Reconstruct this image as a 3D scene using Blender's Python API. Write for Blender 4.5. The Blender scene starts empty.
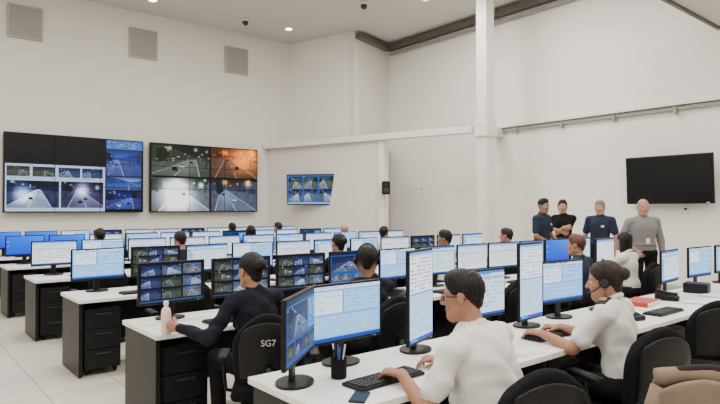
import bpy, math, random
import numpy as np
from mathutils import Vector, Matrix, Euler
random.seed(7); RN=np.random.default_rng(7)
SC=bpy.context.scene; COLL=SC.collection

# ------------------------------------------------------------------ materials
_M={}
def mat(name,col,rough=.5,metal=0.,bump=0.,bscale=60.,var=.06,spec=.5,emit=0.,alpha=None,trans=0.):
    if name in _M: return _M[name]
    m=bpy.data.materials.new(name); m.use_nodes=True; nt=m.node_tree; b=nt.nodes['Principled BSDF']
    b.inputs['Roughness'].default_value=rough; b.inputs['Metallic'].default_value=metal
    b.inputs['Specular IOR Level'].default_value=spec
    tc=nt.nodes.new('ShaderNodeTexCoord'); n=nt.nodes.new('ShaderNodeTexNoise')
    n.inputs['Scale'].default_value=bscale; n.inputs['Detail'].default_value=3
    nt.links.new(tc.outputs['Object'],n.inputs['Vector'])
    r=nt.nodes.new('ShaderNodeValToRGB')
    r.color_ramp.elements[0].position=.3; r.color_ramp.elements[1].position=.7
    r.color_ramp.elements[0].color=tuple(c*(1-var) for c in col[:3])+(1,)
    r.color_ramp.elements[1].color=tuple(min(1,c*(1+var)) for c in col[:3])+(1,)
    nt.links.new(n.outputs['Fac'],r.inputs['Fac']); nt.links.new(r.outputs['Color'],b.inputs['Base Color'])
    if bump>0:
        bp=nt.nodes.new('ShaderNodeBump'); bp.inputs['Strength'].default_value=bump; bp.inputs['Distance'].default_value=.01
        nt.links.new(n.outputs['Fac'],bp.inputs['Height']); nt.links.new(bp.outputs['Normal'],b.inputs['Normal'])
    if emit>0:
        b.inputs['Emission Color'].default_value=tuple(col[:3])+(1,); b.inputs['Emission Strength'].default_value=emit
    if trans>0: b.inputs['Transmission Weight'].default_value=trans
    _M[name]=m; return m

def screen_mat(name,strength):
    m=bpy.data.materials.new(name); m.use_nodes=True; nt=m.node_tree; b=nt.nodes['Principled BSDF']
    a=nt.nodes.new('ShaderNodeAttribute'); a.attribute_name='Col'
    b.inputs['Base Color'].default_value=(.005,.005,.006,1); b.inputs['Roughness'].default_value=.4; b.inputs['Specular IOR Level'].default_value=.2
    nt.links.new(a.outputs['Color'],b.inputs['Emission Color']); b.inputs['Emission Strength'].default_value=strength
    return m
SCR=screen_mat('lcd_screen',1.8); SCRV=screen_mat('video_wall_screen',1.7)

BLK=mat('black_plastic',(.005,.005,.006),.45,spec=.25)
BLKM=mat('matte_black',(.004,.004,.005),.7,spec=.2)
DGR=mat('dark_grey_plastic',(.03,.03,.033),.5,spec=.3)
WHT=mat('white_laminate',(.80,.79,.77),.35,var=.02,bscale=8)
FABB=mat('black_fabric',(.006,.006,.007),.9,bump=.3,bscale=300,spec=.15)
CHR=mat('brushed_metal',(.5,.5,.52),.3,1.)
PANB=mat('black_laminate',(.007,.007,.008),.45,spec=.25)

# ------------------------------------------------------------------ mesh builder
class MB:
    def __init__(s): s.V=[];s.F=[];s.MI=[];s.SM=[];s.C=[];s.mats=[];s.hc=False
    def add(s,vf,m,M=None,smooth=False,cols=None):
        v,f=vf; o=len(s.V)
        if M is not None:
            if not isinstance(M,Matrix): M=Matrix.Translation(M)
            v=[tuple(M@Vector(p)) for p in v]
        s.V.extend(v); s.F.extend([tuple(i+o for i in q) for q in f])
        if m not in s.mats: s.mats.append(m)
        s.MI.extend([s.mats.index(m)]*len(f)); s.SM.extend([smooth]*len(f))
        if cols is not None: s.hc=True; s.C.extend(cols)
        else: s.C.extend([(0,0,0)]*len(f))
        return s
    def mesh(s,name):
        me=bpy.data.meshes.new(name); me.from_pydata([tuple(map(float,p)) for p in s.V],[],s.F)
        for m in s.mats: me.materials.append(m)
        me.polygons.foreach_set('material_index',s.MI); me.polygons.foreach_set('use_smooth',s.SM)
        if s.hc:
            at=me.color_attributes.new('Col','FLOAT_COLOR','CORNER'); buf=[]
            for f,c in zip(s.F,s.C): buf.extend((c[0],c[1],c[2],1.)*len(f))
            at.data.foreach_set('color',buf)
        me.update(); return me
def obj(name,me,loc=(0,0,0),rz=0,parent=None,rot=None):
    if isinstance(me,MB): me=me.mesh(name)
    o=bpy.data.objects.new(name,me); o.location=loc
    o.rotation_euler=rot if rot else (0,0,rz)
    COLL.objects.link(o)
    if parent: o.parent=parent
    return o
def TR(x,y,z): return Matrix.Translation((x,y,z))
def RX(a): return Matrix.Rotation(a,4,'X')
def RY(a): return Matrix.Rotation(a,4,'Y')
def RZ(a): return Matrix.Rotation(a,4,'Z')

def rbox(sx,sy,sz,r=.004,n=0,warp=None):
    hs=[sx/2,sy/2,sz/2]; r=min(r,min(hs)*.98); ax=[]
    for h in hs:
        L=[-h,-h+.35*r,-h+r] if n else [-h,-h+r]
        if n:
            for k in range(1,n): L.append(-h+r+(2*h-2*r)*k/n)
            L+= [h-r,h-.35*r,h]
        else: L+=[h-r,h]
        ax.append(L)
    d={};V=[];F=[]
    def vid(p):
        k=tuple(round(c,6) for c in p)
        if k not in d:
            q=[max(-(hs[i]-r),min(hs[i]-r,p[i])) for i in range(3)]
            e=[p[i]-q[i] for i in range(3)]; l=math.sqrt(sum(c*c for c in e))
            if l>1e-9: q=[q[i]+e[i]/l*r for i in range(3)]
            if warp: q=warp(*q)
            d[k]=len(V); V.append(tuple(q))
        return d[k]
    for a in range(3):
        b,c=(a+1)%3,(a+2)%3
        for s in (-1,1):
            for i in range(len(ax[b])-1):
                for j in range(len(ax[c])-1):
                    q=[]
                    for (ii,jj) in ((i,j),(i+1,j),(i+1,j+1),(i,j+1)):
                        p=[0,0,0]; p[a]=s*hs[a]; p[b]=ax[b][ii]; p[c]=ax[c][jj]; q.append(vid(p))
                    if s<0: q.reverse()
                    F.append(tuple(q))
    return V,F
def lathe(prof,seg=20):
    V=[];F=[]
    for (r,z) in prof:
        for k in range(seg):
            a=2*math.pi*k/seg; V.append((r*math.cos(a),r*math.sin(a),z))
    for i in range(len(prof)-1):
        for k in range(seg):
            k2=(k+1)%seg; F.append((i*seg+k,i*seg+k2,(i+1)*seg+k2,(i+1)*seg+k))
    F.append(tuple(range(seg))[::-1]); F.append(tuple((len(prof)-1)*seg+k for k in range(seg)))
    return V,F
def cyl(r,h,seg=20,r2=None):
    r2=r if r2 is None else r2; b=min(.1*r,.1*h)
    return lathe([(r-b,0),(r,b),(r2,h-b),(r2-b,h)],seg)
def tube(path,r,seg=8):
    P=[Vector(p) for p in path]; V=[];F=[]; n=len(P)
    rr=r if isinstance(r,(list,tuple)) else [r]*n
    t0=(P[1]-P[0]).normalized(); up=Vector((0,0,1)) if abs(t0.z)<.9 else Vector((1,0,0))
    nrm=(up-t0*up.dot(t0)).normalized()
    for i in range(n):
        t=(P[min(i+1,n-1)]-P[max(i-1,0)]).normalized()
        nrm=(nrm-t*nrm.dot(t)).normalized(); bn=t.cross(nrm)
        for k in range(seg):
            a=2*math.pi*k/seg; V.append(tuple(P[i]+(nrm*math.cos(a)+bn*math.sin(a))*rr[i]))
    for i in range(n-1):
        for k in range(seg):
            k2=(k+1)%seg; F.append((i*seg+k,i*seg+k2,(i+1)*seg+k2,(i+1)*seg+k))
    F.append(tuple(range(seg))[::-1]); F.append(tuple((n-1)*seg+k for k in range(seg)))
    return V,F
def ellip(rx,ry,rz,seg=16,rings=10):
    prof=[(max(1e-4,math.sin(math.pi*i/rings)),-math.cos(math.pi*i/rings)) for i in range(rings+1)]
    v,f=lathe(prof,seg); return [(a*rx,b*ry,c*rz) for a,b,c in v],f
def picgrid(A,w,h):
    ny,nx=A.shape[:2]; V=[];F=[];C=[]
    for j in range(ny+1):
        for i in range(nx+1): V.append((-w/2+w*i/nx,0,h/2-h*j/ny))
    L=np.clip(A,0,1)**2.2
    for j in range(ny):
        for i in range(nx):
            a=j*(nx+1)+i; F.append((a,a+nx+1,a+nx+2,a+1)); C.append(tuple(float(c) for c in L[j,i]))
    return (V,F),C

# ------------------------------------------------------------------ screen pictures
def rect(A,x0,y0,x1,y1,c):
    ny,nx=A.shape[:2]; A[int(round(y0*ny)):max(int(round(y0*ny))+1,int(round(y1*ny))),int(round(x0*nx)):max(int(round(x0*nx))+1,int(round(x1*nx)))]=c
def lines(A,x0,y0,x1,y1,c,step=2,dens=.6):
    ny,nx=A.shape[:2]; X0,X1,Y0,Y1=int(x0*nx),int(x1*nx),int(y0*ny),int(y1*ny)
    for y in range(Y0,Y1,step):
        x=X0
        while x<X1:
            l=RN.integers(1,6)
            if RN.random()<dens: A[y,x:min(X1,x+l)]=A[y,x:min(X1,x+l)]*.35+np.array(c)*.65
            x+=l+1
def vnoise(h,w,s):
    gh,gw=int(h/s)+2,int(w/s)+2; g=RN.random((gh,gw)); yy=np.arange(h)/s; xx=np.arange(w)/s
    y0=yy.astype(int);x0=xx.astype(int);fy=(yy-y0)[:,None];fx=(xx-x0)[None]
    return (g[y0][:,x0]*(1-fy)*(1-fx)+g[y0][:,x0+1]*(1-fy)*fx+g[y0+1][:,x0]*fy*(1-fx)+g[y0+1][:,x0+1]*fy*fx)
def street(h,w,sky,road,side,glow,gp=None,vx=None,lit=.12,cars=3,trees=True,skew=None,hz=None):
    """street camera picture: sky, facades with windows, road in perspective, kerbs, lamps, cars"""
    sky,road,side,glow=map(np.array,(sky,road,side,glow)); hz=RN.uniform(.28,.4) if hz is None else hz
    vx=RN.uniform(.3,.7) if vx is None else vx
    skew=RN.choice([-1,1])*RN.uniform(.15,.45) if skew is None else skew
    yy,xx=np.mgrid[0:h,0:w]; y=(yy+.5)/h; x=(xx+.5)/w
    A=np.ones((h,w,3))*sky*(.6+.7*np.clip(y/hz,0,1))[...,None]
    dx=np.abs(x-vx); sl=np.where(x<vx,.55,.25); top=hz-.04-(dx**.8)*sl; fac=(y<hz+.02+dx*.2)&(y>top)
    A[fac]=side*(.8+.5*vnoise(h,w,max(3,w/9))[fac][:,None])
    if h>24:
        wy=np.floor((y-hz)*18/(dx+.3)); wx=np.floor(np.log(dx+.03)*8)
        win=fac&((wy%2)==0)&((wx%2)==0)&(dx>.08); rr=(np.sin(wy*12.9+wx*78.2)*43758.5)%1
        A[win]*=.6; A[win&(rr<lit)]=glow*.75
    g=(y>=hz+.02)&~fac; A[g]=(side*.9+.05+.08*vnoise(h,w,max(2,w/20))[...,None])[g]
    t=np.clip((y-hz)/(1-hz),0,1); dr=x-(vx+skew*t)
    rd=g&(np.abs(dr)<.03+t*.42); tex=.8+.3*vnoise(h,w,max(3,w/7)); A[rd]=(road*tex[...,None]*(1.05-.3*t)[...,None])[rd]
    kb=g&(np.abs(np.abs(dr)-(.03+t*.42))<.004+.010*t); A[kb]=road*.6+.3
    mk=rd&(np.abs(dr)<.002+.006*t)&(((1/(t+.1))*1.2%1)<.5); A[mk]=np.minimum(1,road+.22)
    if trees and h>24:
        for _ in range(2):
            cx,cy,r=RN.choice([RN.uniform(0,.22),RN.uniform(.78,1)]),RN.uniform(.1,.35),RN.uniform(.07,.13)
            nz=vnoise(h,w,3); m=((x-cx)**2+((y-cy)*h/w)**2<r*r*(.35+1.1*nz)); A[m]=side*np.array((.35,.5,.38))
    s_=RN.choice([-1,1])
    for q in (.2,.45,.85):
        px=vx+skew*q*.6+s_*(.05+q*.42)
        if not 0<px<1: continue
        pt=max(.03,hz-.26*q-.04); m=(np.abs(x-px)<.003+.003*q)&(y>pt)&(y<hz+q*.4); A[m]=side*.35
        d=((x-px)**2+((y-pt)*h/w)**2)/(.010+.014*q)**2; A+=glow*np.exp(-d)[...,None]*.8
    for gx,gy,gr_ in (gp or []):
        d=((x-gx)**2+((y-gy)*h/w)**2)/gr_**2; A+=glow*np.exp(-d)[...,None]*.85
    for _ in range(cars):
        ty=RN.uniform(.1,.75); cy=hz+ty*(1-hz); cx=vx+skew*ty+RN.choice([-1,1])*RN.uniform(.15,.55)*(.03+ty*.42); s=.016+.055*ty
        cc=np.array(random.choice([(.7,.72,.75),(.06,.06,.08),(.5,.53,.56),(.12,.12,.14)]))
        ex=(x-cx)/s; ey=(y-cy)*h/w/s
        A[(np.abs(ex)<1.05)&(np.abs(ey-.5)<.2)]*=.4
        A[(ex**4+(ey/.45)**4<1)]=cc; A[(np.abs(ex)<.65)&(np.abs(ey+.5)<.22)]=cc*.5
    A*=1-.35*((x-.5)**2+(y-.5)**2)[...,None]
    return np.clip(A+RN.normal(0,.014,A.shape),0,1)
PAL=[((.10,.14,.34),(.42,.48,.64),(.10,.14,.28),(.85,.9,1)),((.12,.15,.16),(.34,.37,.38),(.16,.19,.15),(.8,.85,.7)),
     ((.16,.10,.07),(.36,.29,.23),(.18,.13,.09),(1,.65,.35)),((.10,.13,.26),(.60,.66,.76),(.22,.27,.38),(.9,.95,1)),
     ((.25,.42,.70),(.45,.48,.54),(.24,.28,.32),(.5,.55,.65))]
def pic(kind,nx,ny):
    A=np.zeros((ny,nx,3))
    if kind=='sheet':
        A[:]=(.80,.89,.95); rect(A,0,0,1,.05,(.2,.46,.8)); rect(A,0,.05,1,.11,(.85,.9,.94)); lines(A,.02,.07,.7,.1,(.2,.3,.5))
        rect(A,0,.11,.14,.94,(.58,.76,.92)); lines(A,.02,.15,.12,.9,(.1,.25,.5),2,.7)
        rect(A,.16,.13,.98,.18,(.5,.68,.88)); lines(A,.17,.2,.97,.9,(.42,.5,.6),3,.65); rect(A,0,.95,1,1,(.12,.28,.6))
    elif kind=='app':
        A[:]=(.38,.62,.92); rect(A,0,0,1,.07,(.78,.87,.96)); lines(A,.02,.02,.6,.06,(.3,.4,.6))
        rect(A,.02,.1,.45,.5,(.86,.93,.99)); lines(A,.04,.13,.43,.48,(.3,.46,.72),3,.6)
        rect(A,.48,.1,.98,.5,(.58,.79,.96)); lines(A,.5,.13,.96,.46,(.2,.36,.7),4,.5)
        rect(A,.02,.54,.98,.92,(.54,.75,.95)); lines(A,.04,.58,.8,.88,(.88,.95,1),4,.5); rect(A,0,.94,1,1,(.08,.24,.6))
    elif kind=='blue':
        yy=np.linspace(0,1,ny)[:,None]; xx=np.linspace(0,1,nx)[None]
        for c,(a,b) in enumerate(((.04,.10),(.24,.24),(.78,.18))): A[...,c]=a+b*(1-yy)*(.5+.5*xx)
        lines(A,.02,.05,.1,.8,(.8,.9,1),4,.6); rect(A,0,.95,1,1,(.02,.06,.25))
    elif kind=='white':
        A[:]=(.88,.91,.94); rect(A,0,0,1,.06,(.35,.55,.82)); rect(A,.0,.06,1,.14,(.76,.82,.88)); lines(A,.05,.18,.95,.9,(.45,.48,.54),3,.7)
        rect(A,.05,.3,.95,.34,(.7,.79,.9)); rect(A,0,.95,1,1,(.15,.28,.5))
    elif kind=='cams':
        A[:]=(.03,.05,.10); n=3
        for j in range(3):
            for i in range(n):
                x0,y0=int(nx*(.02+i*.325)),int(ny*(.04+j*.31)); w,h=int(nx*.305),int(ny*.28)
                A[y0:y0+h,x0:x0+w]=street(h,w,*PAL[(0,1,3,0,4,1)[RN.integers(0,6)]],cars=2)
        rect(A,0,.96,1,1,(.15,.25,.4))
    elif kind=='cam1':
        A[:]=(.10,.28,.55); rect(A,0,0,1,.08,(.05,.1,.22)); h,w=int(ny*.5),int(nx*.64); A[int(ny*.12):int(ny*.12)+h,int(nx*.02):int(nx*.02)+w]=street(h,w,*PAL[0])
        rect(A,.68,.12,.97,.62,(.16,.44,.72)); lines(A,.7,.15,.95,.6,(.8,.9,1),3,.6)
        for i in range(4):
            h,w=int(ny*.25),int(nx*.22); x0=int(nx*(.02+i*.245)); A[int(ny*.68):int(ny*.68)+h,x0:x0+w]=street(h,w,*PAL[(0,1,3,4)[RN.integers(0,4)]],cars=2)
    elif kind=='port':
        A[:]=(.72,.84,.96); rect(A,0,0,1,.03,(.35,.58,.88))
        rect(A,.03,.05,.97,.46,(.94,.96,.98))
        for j in range(9):
            for i in range(7):
                if RN.random()<.78: rect(A,.07+i*.125,.065+j*.043,.07+i*.125+.08,.065+j*.043+.024,(.16,.18,.24) if RN.random()<.7 else (.2,.4,.8))
        rect(A,.03,.46,.97,.475,(.2,.45,.82)); lines(A,.06,.5,.9,.9,(.5,.66,.84),3,.6); rect(A,0,.955,1,1,(.03,.28,.68)); rect(A,.05,.965,.3,.99,(.25,.7,1))
    return A

# ------------------------------------------------------------------ monitors
def monitor_mesh(kind,portrait=False,res=(56,34)):
    m=MB(); w,h=(.52,.295) if not portrait else (.325,.53)
    cz=.29 if not portrait else .335
    m.add(rbox(w+.028,.022,h+.03,.006),BLK,TR(0,.012,cz-.002))
    m.add(rbox(w*.7,.03,h*.6,.012),BLK,TR(0,.032,cz))
    (vf,C)=picgrid(pic(kind,*(res if not portrait else (res[1]+6,res[0]+14))),w,h); m.add(vf,SCR,TR(0,-.0005,cz),cols=C)
    m.add(rbox(.06,.02,cz,.004),BLK,TR(0,.055,cz/2))
    v,f=cyl(.11,.014,28); m.add(([(a*1.05,b*.85,c) for a,b,c in v],f),BLK,TR(0,.04,0),smooth=False)
    m.add(rbox(.012,.004,.004,.001),CHR,TR(w*.42,-.001,cz-h/2-.009))
    return m.mesh('monitor_'+kind+('_p' if portrait else ''))
MON={k:[monitor_mesh(k) for _ in range(2)] for k in ('sheet','app','blue','white','cams','cam1')}
MONP=[monitor_mesh('port',True) for _ in range(2)]
MONF=monitor_mesh('app',False,(110,62)); MONFA=monitor_mesh('cam1',False,(110,62)); MONFC=monitor_mesh('cams',False,(110,66))
DZ=.75
def put_mon(me,x,y,yaw=0,nm='computer_monitor'): return obj(nm,me,(x,y,DZ),yaw)

# ------------------------------------------------------------------ room
HC=6.75
WALL=mat('wall_paint_warm_white',(.72,.695,.645),.85,bump=.04,bscale=25,var=.012)
WALLR=mat('wall_paint_white',(.81,.79,.75),.85,bump=.04,bscale=25,var=.012)
CEIL=mat('ceiling_paint',(.62,.60,.56),.9,var=.01)
def wall(name,p0,p1,z0,z1,m,t=.2,side=1):
    p0=Vector(p0);p1=Vector(p1); d=p1-p0; L=d.length; a=math.atan2(d.y,d.x)
    b=MB().add(rbox(L,t,z1-z0,.003),m); n=Vector((-d.y,d.x)).normalized()*t/2*side
    c=(p0+p1)/2+n
    return obj(name,b,(c.x,c.y,(z0+z1)/2),a)
wall('wall_back',(-4,15.2),(12.45,15.2),0,HC,WALL,side=1)
wall('wall_right',(12.25,-4),(12.25,15.2),0,HC,WALLR,side=-1)
wall('wall_left',(-4,-4),(-4,15.2),0,HC,WALL,side=1)
wall('wall_front',(-4.2,-4),(12.45,-4),0,HC,WALL,side=-1)
wall('wall_corner_upper',(9.78,15.2),(10.47,12.87),3.4,HC,WALLR,side=1)
wall('wall_corner_return',(10.47,12.87),(12.25,13.4),0,HC,WALL,side=1)
wall('wall_lower_side',(9.0,15.2),(10.1,11.2),0,3.46,WALL,t=.2,side=1)
wall('wall_lower_return',(10.1,11.2),(12.2,13.3),0,3.46,WALL,t=.15,side=1)
b=MB().add(rbox(16.6,19.4,.2,.002),CEIL); obj('ceiling',b,(4.125,5.6,HC+.1))
fm=bpy.data.materials.new('floor_tile'); fm.use_nodes=True; nt=fm.node_tree; bs=nt.nodes['Principled BSDF']
tc=nt.nodes.new('ShaderNodeTexCoord'); br=nt.nodes.new('ShaderNodeTexBrick'); br.offset=0; br.squash=1
br.inputs['Color1'].default_value=(.62,.59,.52,1); br.inputs['Color2'].default_value=(.58,.55,.48,1); br.inputs['Mortar'].default_value=(.36,.33,.28,1)
br.inputs['Scale'].default_value=1; br.inputs['Brick Width'].default_value=.6; br.inputs['Row Height'].default_value=.6; br.inputs['Mortar Size'].default_value=.006
nt.links.new(tc.outputs['Object'],br.inputs['Vector']); nt.links.new(br.outputs['Color'],bs.inputs['Base Color']); bs.inputs['Roughness'].default_value=.22
b=MB().add(rbox(16.6,19.4,.1,.002),fm); obj('floor',b,(4.125,5.6,-.05))
BEAM=mat('painted_steel_white',(.76,.745,.71),.55,var=.01)
def beam(name,p0,p1,z,hh,t,m):
    p0=Vector(p0);p1=Vector(p1); d=p1-p0; c=(p0+p1)/2
    return obj(name,MB().add(rbox(d.length,t,hh,.01),m),(c.x,c.y,z),math.atan2(d.y,d.x))
beam('trim_ledge_beam',(8.9,15.15),(10.80,8.85),3.5,.16,.22,BEAM)
b=MB()
b.add(rbox(.3,.3,HC,.01),BEAM,TR(0,0,HC/2)); b.add(rbox(.42,.42,.12,.01),BEAM,TR(0,0,.06)); b.add(rbox(.38,.38,.36,.01),BEAM,TR(0,0,3.5))
obj('column',b,(10.98,8.62,0))
beam('trim_column_bracket',(11.1,8.75),(12.2,9.15),3.55,.2,.25,BEAM)
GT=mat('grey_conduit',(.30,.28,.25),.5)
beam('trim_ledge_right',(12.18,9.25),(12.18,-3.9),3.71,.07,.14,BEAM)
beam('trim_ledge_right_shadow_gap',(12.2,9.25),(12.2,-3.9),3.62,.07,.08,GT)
b=MB()
for i in range(9): b.add(rbox(.12,.05,.14,.004),GT,TR(12.17,8.6-i*1.25,3.58))
obj('trim_ledge_brackets',b)
DK=mat('dark_beam_grey',(.11,.10,.095),.6)
beam('trim_ceiling_beam_right',(12.1,13.2),(12.1,-3.9),HC-.16,.14,.2,DK)
beam('trim_ceiling_rail_right',(12.15,13.2),(12.15,-3.9),HC-.34,.06,.1,GT)
beam('trim_ceiling_beam_return',(10.5,12.75),(12.1,13.22),HC-.16,.14,.2,DK)
b=MB().add(rbox(5.6,7.9,.2,.01),CEIL); b.add(rbox(5.6,.06,.26,.005),DK,TR(0,3.97,-.02)); obj('ceiling_soffit',b,(9.45,.12,5.17))
BS=mat('baseboard_grey',(.4,.38,.35),.5)
beam('baseboard_back',(-3.9,15.18),(8.9,15.18),.05,.1,.03,BS); beam('baseboard_right',(12.23,-3.9),(12.23,13.0),.05,.1,.03,BS)
VM=mat('speaker_grille_beige',(.30,.285,.26),.7); VF=mat('grille_frame',(.40,.38,.35),.6)
b=MB(); b.add(rbox(.72,.06,.76,.01),VF); b.add(rbox(.64,.02,.68,.004),VM,TR(0,-.032,0))
for i in range(22): b.add(rbox(.62,.012,.012,.002),VF,TR(0,-.044,-.31+i*.0295))
vm=b.mesh('wall_grille')
for x in (2.55,5.25,7.93): obj('wall_grille',vm,(x,15.16,5.92))
DOM=mat('smoked_dome',(.02,.02,.025),.1); WP=mat('white_plastic',(.8,.8,.78),.4)
b=MB(); b.add(cyl(.11,.07,24),WP,TR(0,0,-.07)); v,f=ellip(.085,.085,.09); b.add((v,f),DOM,TR(0,0,-.09),smooth=True)
dm=b.mesh('dome_camera')
for p in ((7.55,13.95),(9.2,10.95)): obj('dome_security_camera',dm,(p[0],p[1],HC-.003))
LAMP=mat('lamp_glow',(1,.93,.8),.5,emit=14.)
b=MB(); b.add(cyl(.13,.02,24),WP,TR(0,0,-.02)); b.add(cyl(.09,.01,24),LAMP,TR(0,0,-.028)); lm=b.mesh('downlight')
for p in ((8.9,13.9),(5.1,14.1)): obj('ceiling_downlight',lm,(p[0],p[1],HC-.002))
LP=mat('added_luminaire_diffuser',(1,.96,.9),.5,emit=3.)
b=MB(); b.add(rbox(1.3,1.3,.06,.01),WP,TR(0,0,-.03)); b.add(rbox(1.2,1.2,.01,.002),LP,TR(0,0,-.062)); pm=b.mesh('added_ceiling_luminaire')  # glowing panel with housing, added out of view to light the room
def area(x,y,z,s,p,col=(1,.958,.9)):
    l=bpy.data.lights.new('added_ceiling_lamp','AREA'); l.size=s; l.energy=p; l.color=col
    o=bpy.data.objects.new('added_ceiling_lamp',l); o.location=(x,y,z); COLL.objects.link(o); return o  # added area lamp, one below each unseen panel
for x in (-1.5,2.5,6.2):
    for y in (-1.5,2.5,6.5,10.3):
        obj('added_ceiling_luminaire',pm,(x,y,HC)); area(x,y,HC-.09,1.2,134)
for y in (6.5,9.2):
    obj('added_ceiling_luminaire',pm,(9.6,y,HC)); area(9.6,y,HC-.09,1.2,140)
for y in (-1.5,2.2):
    obj('added_ceiling_luminaire',pm,(9.2,y,5.07)); area(9.2,y,4.98,1.2,70)  # unseen panels added beneath the soffit, which blocks light to the foreground
wd=bpy.data.worlds.new('World'); SC.world=wd; wd.use_nodes=True; wd.node_tree.nodes['Background'].inputs[0].default_value=(.8,.85,1,1); wd.node_tree.nodes['Background'].inputs[1].default_value=.3

# ------------------------------------------------------------------ video walls
def vwall(name,A,x0,x1,z0,z1):
    w,h=x1-x0,z1-z0; b=MB(); b.add(rbox(w+.06,.12,h+.06,.01),BLK,TR(0,.065,0))
    vf,C=picgrid(A,w,h); b.add(vf,SCRV,TR(0,0,0),cols=C)
    for i in (1,2):
        b.add(rbox(.012,.006,h,.001),BLKM,TR(-w/2+w*i/3,-.002,0)); b.add(rbox(w,.006,.012,.001),BLKM,TR(0,-.002,-h/2+h*i/3))
    b.add(rbox(w*.8,.1,.1,.005),DGR,TR(0,.16,h*.3)); b.add(rbox(w*.8,.1,.1,.005),DGR,TR(0,.16,-h*.3))
    return obj(name,b,((x0+x1)/2,14.99,(z0+z1)/2))
def paste(A,x0,y0,x1,y1,P,**k):
    ny,nx=A.shape[:2]; X0,X1,Y0,Y1=int(x0*nx),int(x1*nx),int(y0*ny),int(y1*ny); A[Y0:Y1,X0:X1]=street(Y1-Y0,X1-X0,*P,**k)
A=np.zeros((130,224,3)); A[:]=(.012,.012,.015)
rect(A,0,.385,.70,1,(.62,.70,.82)); lines(A,.01,.395,.2,.41,(.2,.4,.7))
for x0,pp in ((.01,PAL[1]),(.18,PAL[1]),(.36,PAL[0]),(.53,PAL[0])): paste(A,x0,.42,x0+.155,.55,pp)
lines(A,.01,.565,.6,.58,(.3,.35,.5))
paste(A,.01,.60,.365,.96,((.03,.05,.15),(.62,.68,.84),(.06,.09,.24),(.8,.9,1)),vx=.6,skew=-.2,gp=[(.3,.5,.16)],cars=2,trees=False)
paste(A,.375,.60,.69,.96,((.06,.06,.18),(.42,.42,.58),(.09,.08,.22),(.9,.95,1)),vx=.4,skew=.2,gp=[(.5,.3,.16),(.85,.2,.05)],cars=3)
P2=((.16,.26,.58),(.32,.38,.66),(.12,.18,.42),(.6,.75,1))
rect(A,.71,.0,1,.12,(.22,.35,.62)); lines(A,.72,.03,.98,.11,(.7,.8,.95),3,.4); paste(A,.71,.13,.995,.5,P2,vx=.3); paste(A,.71,.52,.995,.70,((.4,.5,.72),(.24,.35,.66),(.12,.2,.48),(.5,.6,.9)),cars=1); paste(A,.71,.72,.995,.97,((.08,.12,.34),(.22,.32,.66),(.08,.11,.34),(.6,.7,1)),vx=.7,cars=2)
vwall('video_wall',A,2.15,5.18,1.57,3.33)
A=np.zeros((130,224,3)); A[:]=(.015,.015,.015)
paste(A,.0,.0,.52,.475,((.08,.09,.08),(.40,.43,.40),(.17,.20,.17),(.75,.8,.65)),gp=[(.3,.1,.03),(.75,.12,.03)],vx=.72,lit=.3,skew=-.35,hz=.42,cars=4)
paste(A,.53,.0,1,.475,((.40,.20,.08),(.32,.24,.20),(.26,.15,.09),(1,.5,.15)),gp=[(.72,.28,.28),(.3,.15,.05),(.9,.12,.08)],vx=.35,lit=.25,trees=False,skew=.2,cars=2)
paste(A,.0,.50,.52,1,((.22,.26,.30),(.74,.79,.85),(.26,.30,.33),(1,1,1)),gp=[(.42,.3,.14),(.40,.5,.28),(.85,.2,.05)],vx=.45,cars=1,skew=.12,hz=.3)
paste(A,.53,.50,1,1,((.26,.18,.16),(.42,.49,.60),(.19,.22,.30),(.95,.75,.5)),gp=[(.3,.08,.05),(.8,.1,.07)],vx=.25,cars=3,skew=.3,hz=.28)
rect(A,.52,0,.535,1,(.01,.01,.01)); rect(A,0,.475,1,.50,(.01,.01,.01))
vwall('video_wall',A,5.42,8.5,1.57,3.33)
def tv(name,w,h,loc,rot,A=None):
    b=MB(); b.add(rbox(w+.05,.05,h+.06,.012),BLK,TR(0,.027,0)); b.add(rbox(w*.5,.05,h*.5,.02),BLK,TR(0,.07,0))
    if A is None: b.add(rbox(w,.004,h,.001),mat('tv_glass_off',(.004,.004,.005),.25,spec=.3),TR(0,0,0))
    else: vf,C=picgrid(A,w,h); b.add(vf,SCRV,TR(0,-.001,0),cols=C)
    b.add(tube([(0,.08,0),(0,.24,-.04)],.03),DGR); b.add(rbox(.06,.04,.06,.01),CHR,TR(w*.45,.01,-h/2-.03))
    return obj(name,b,loc,rot=rot)
A=np.zeros((66,114,3)); A[:]=(.14,.30,.62)
PT=((.22,.28,.34),(.50,.54,.56),(.18,.24,.22),(.8,.85,.9))
for (x0,y0) in ((.03,.05),(.355,.05),(.68,.05),(.03,.49),(.355,.49),(.68,.49)): paste(A,x0,y0,x0+.30,y0+.42,PT if y0<.3 else PAL[3],cars=2)
rect(A,0,.94,1,1,(.45,.62,.82))
tv('wall_television',1.38,.80,(9.27,13.33,2.17),(math.radians(4),0,math.radians(-52)),A)
tv('wall_television',1.60,.9,(11.98,4.94,2.20),(math.radians(3),0,math.radians(-90)))
b=MB(); b.add(rbox(.2,.2,.34,.02),BLK); b.add(cyl(.07,.01,20),DGR,TR(0,-.1,-.06)@RX(math.pi/2)); b.add(cyl(.03,.01,16),DGR,TR(0,-.1,.08)@RX(math.pi/2)); b.add(tube([(0,.1,0),(0,.16,0)],.02),DGR)
obj('wall_speaker',b,(10.03,11.06,2.17),math.radians(-35))
b=MB(); b.add(rbox(.1,.03,.14,.006),WP); b.add(rbox(.06,.005,.04,.002),DGR,TR(0,-.016,.02))
obj('wall_thermostat',b,(12.23,11.9,2.2),math.radians(-90)); obj('wall_thermostat',b,(12.23,4.7,1.6),math.radians(-90))

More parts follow.
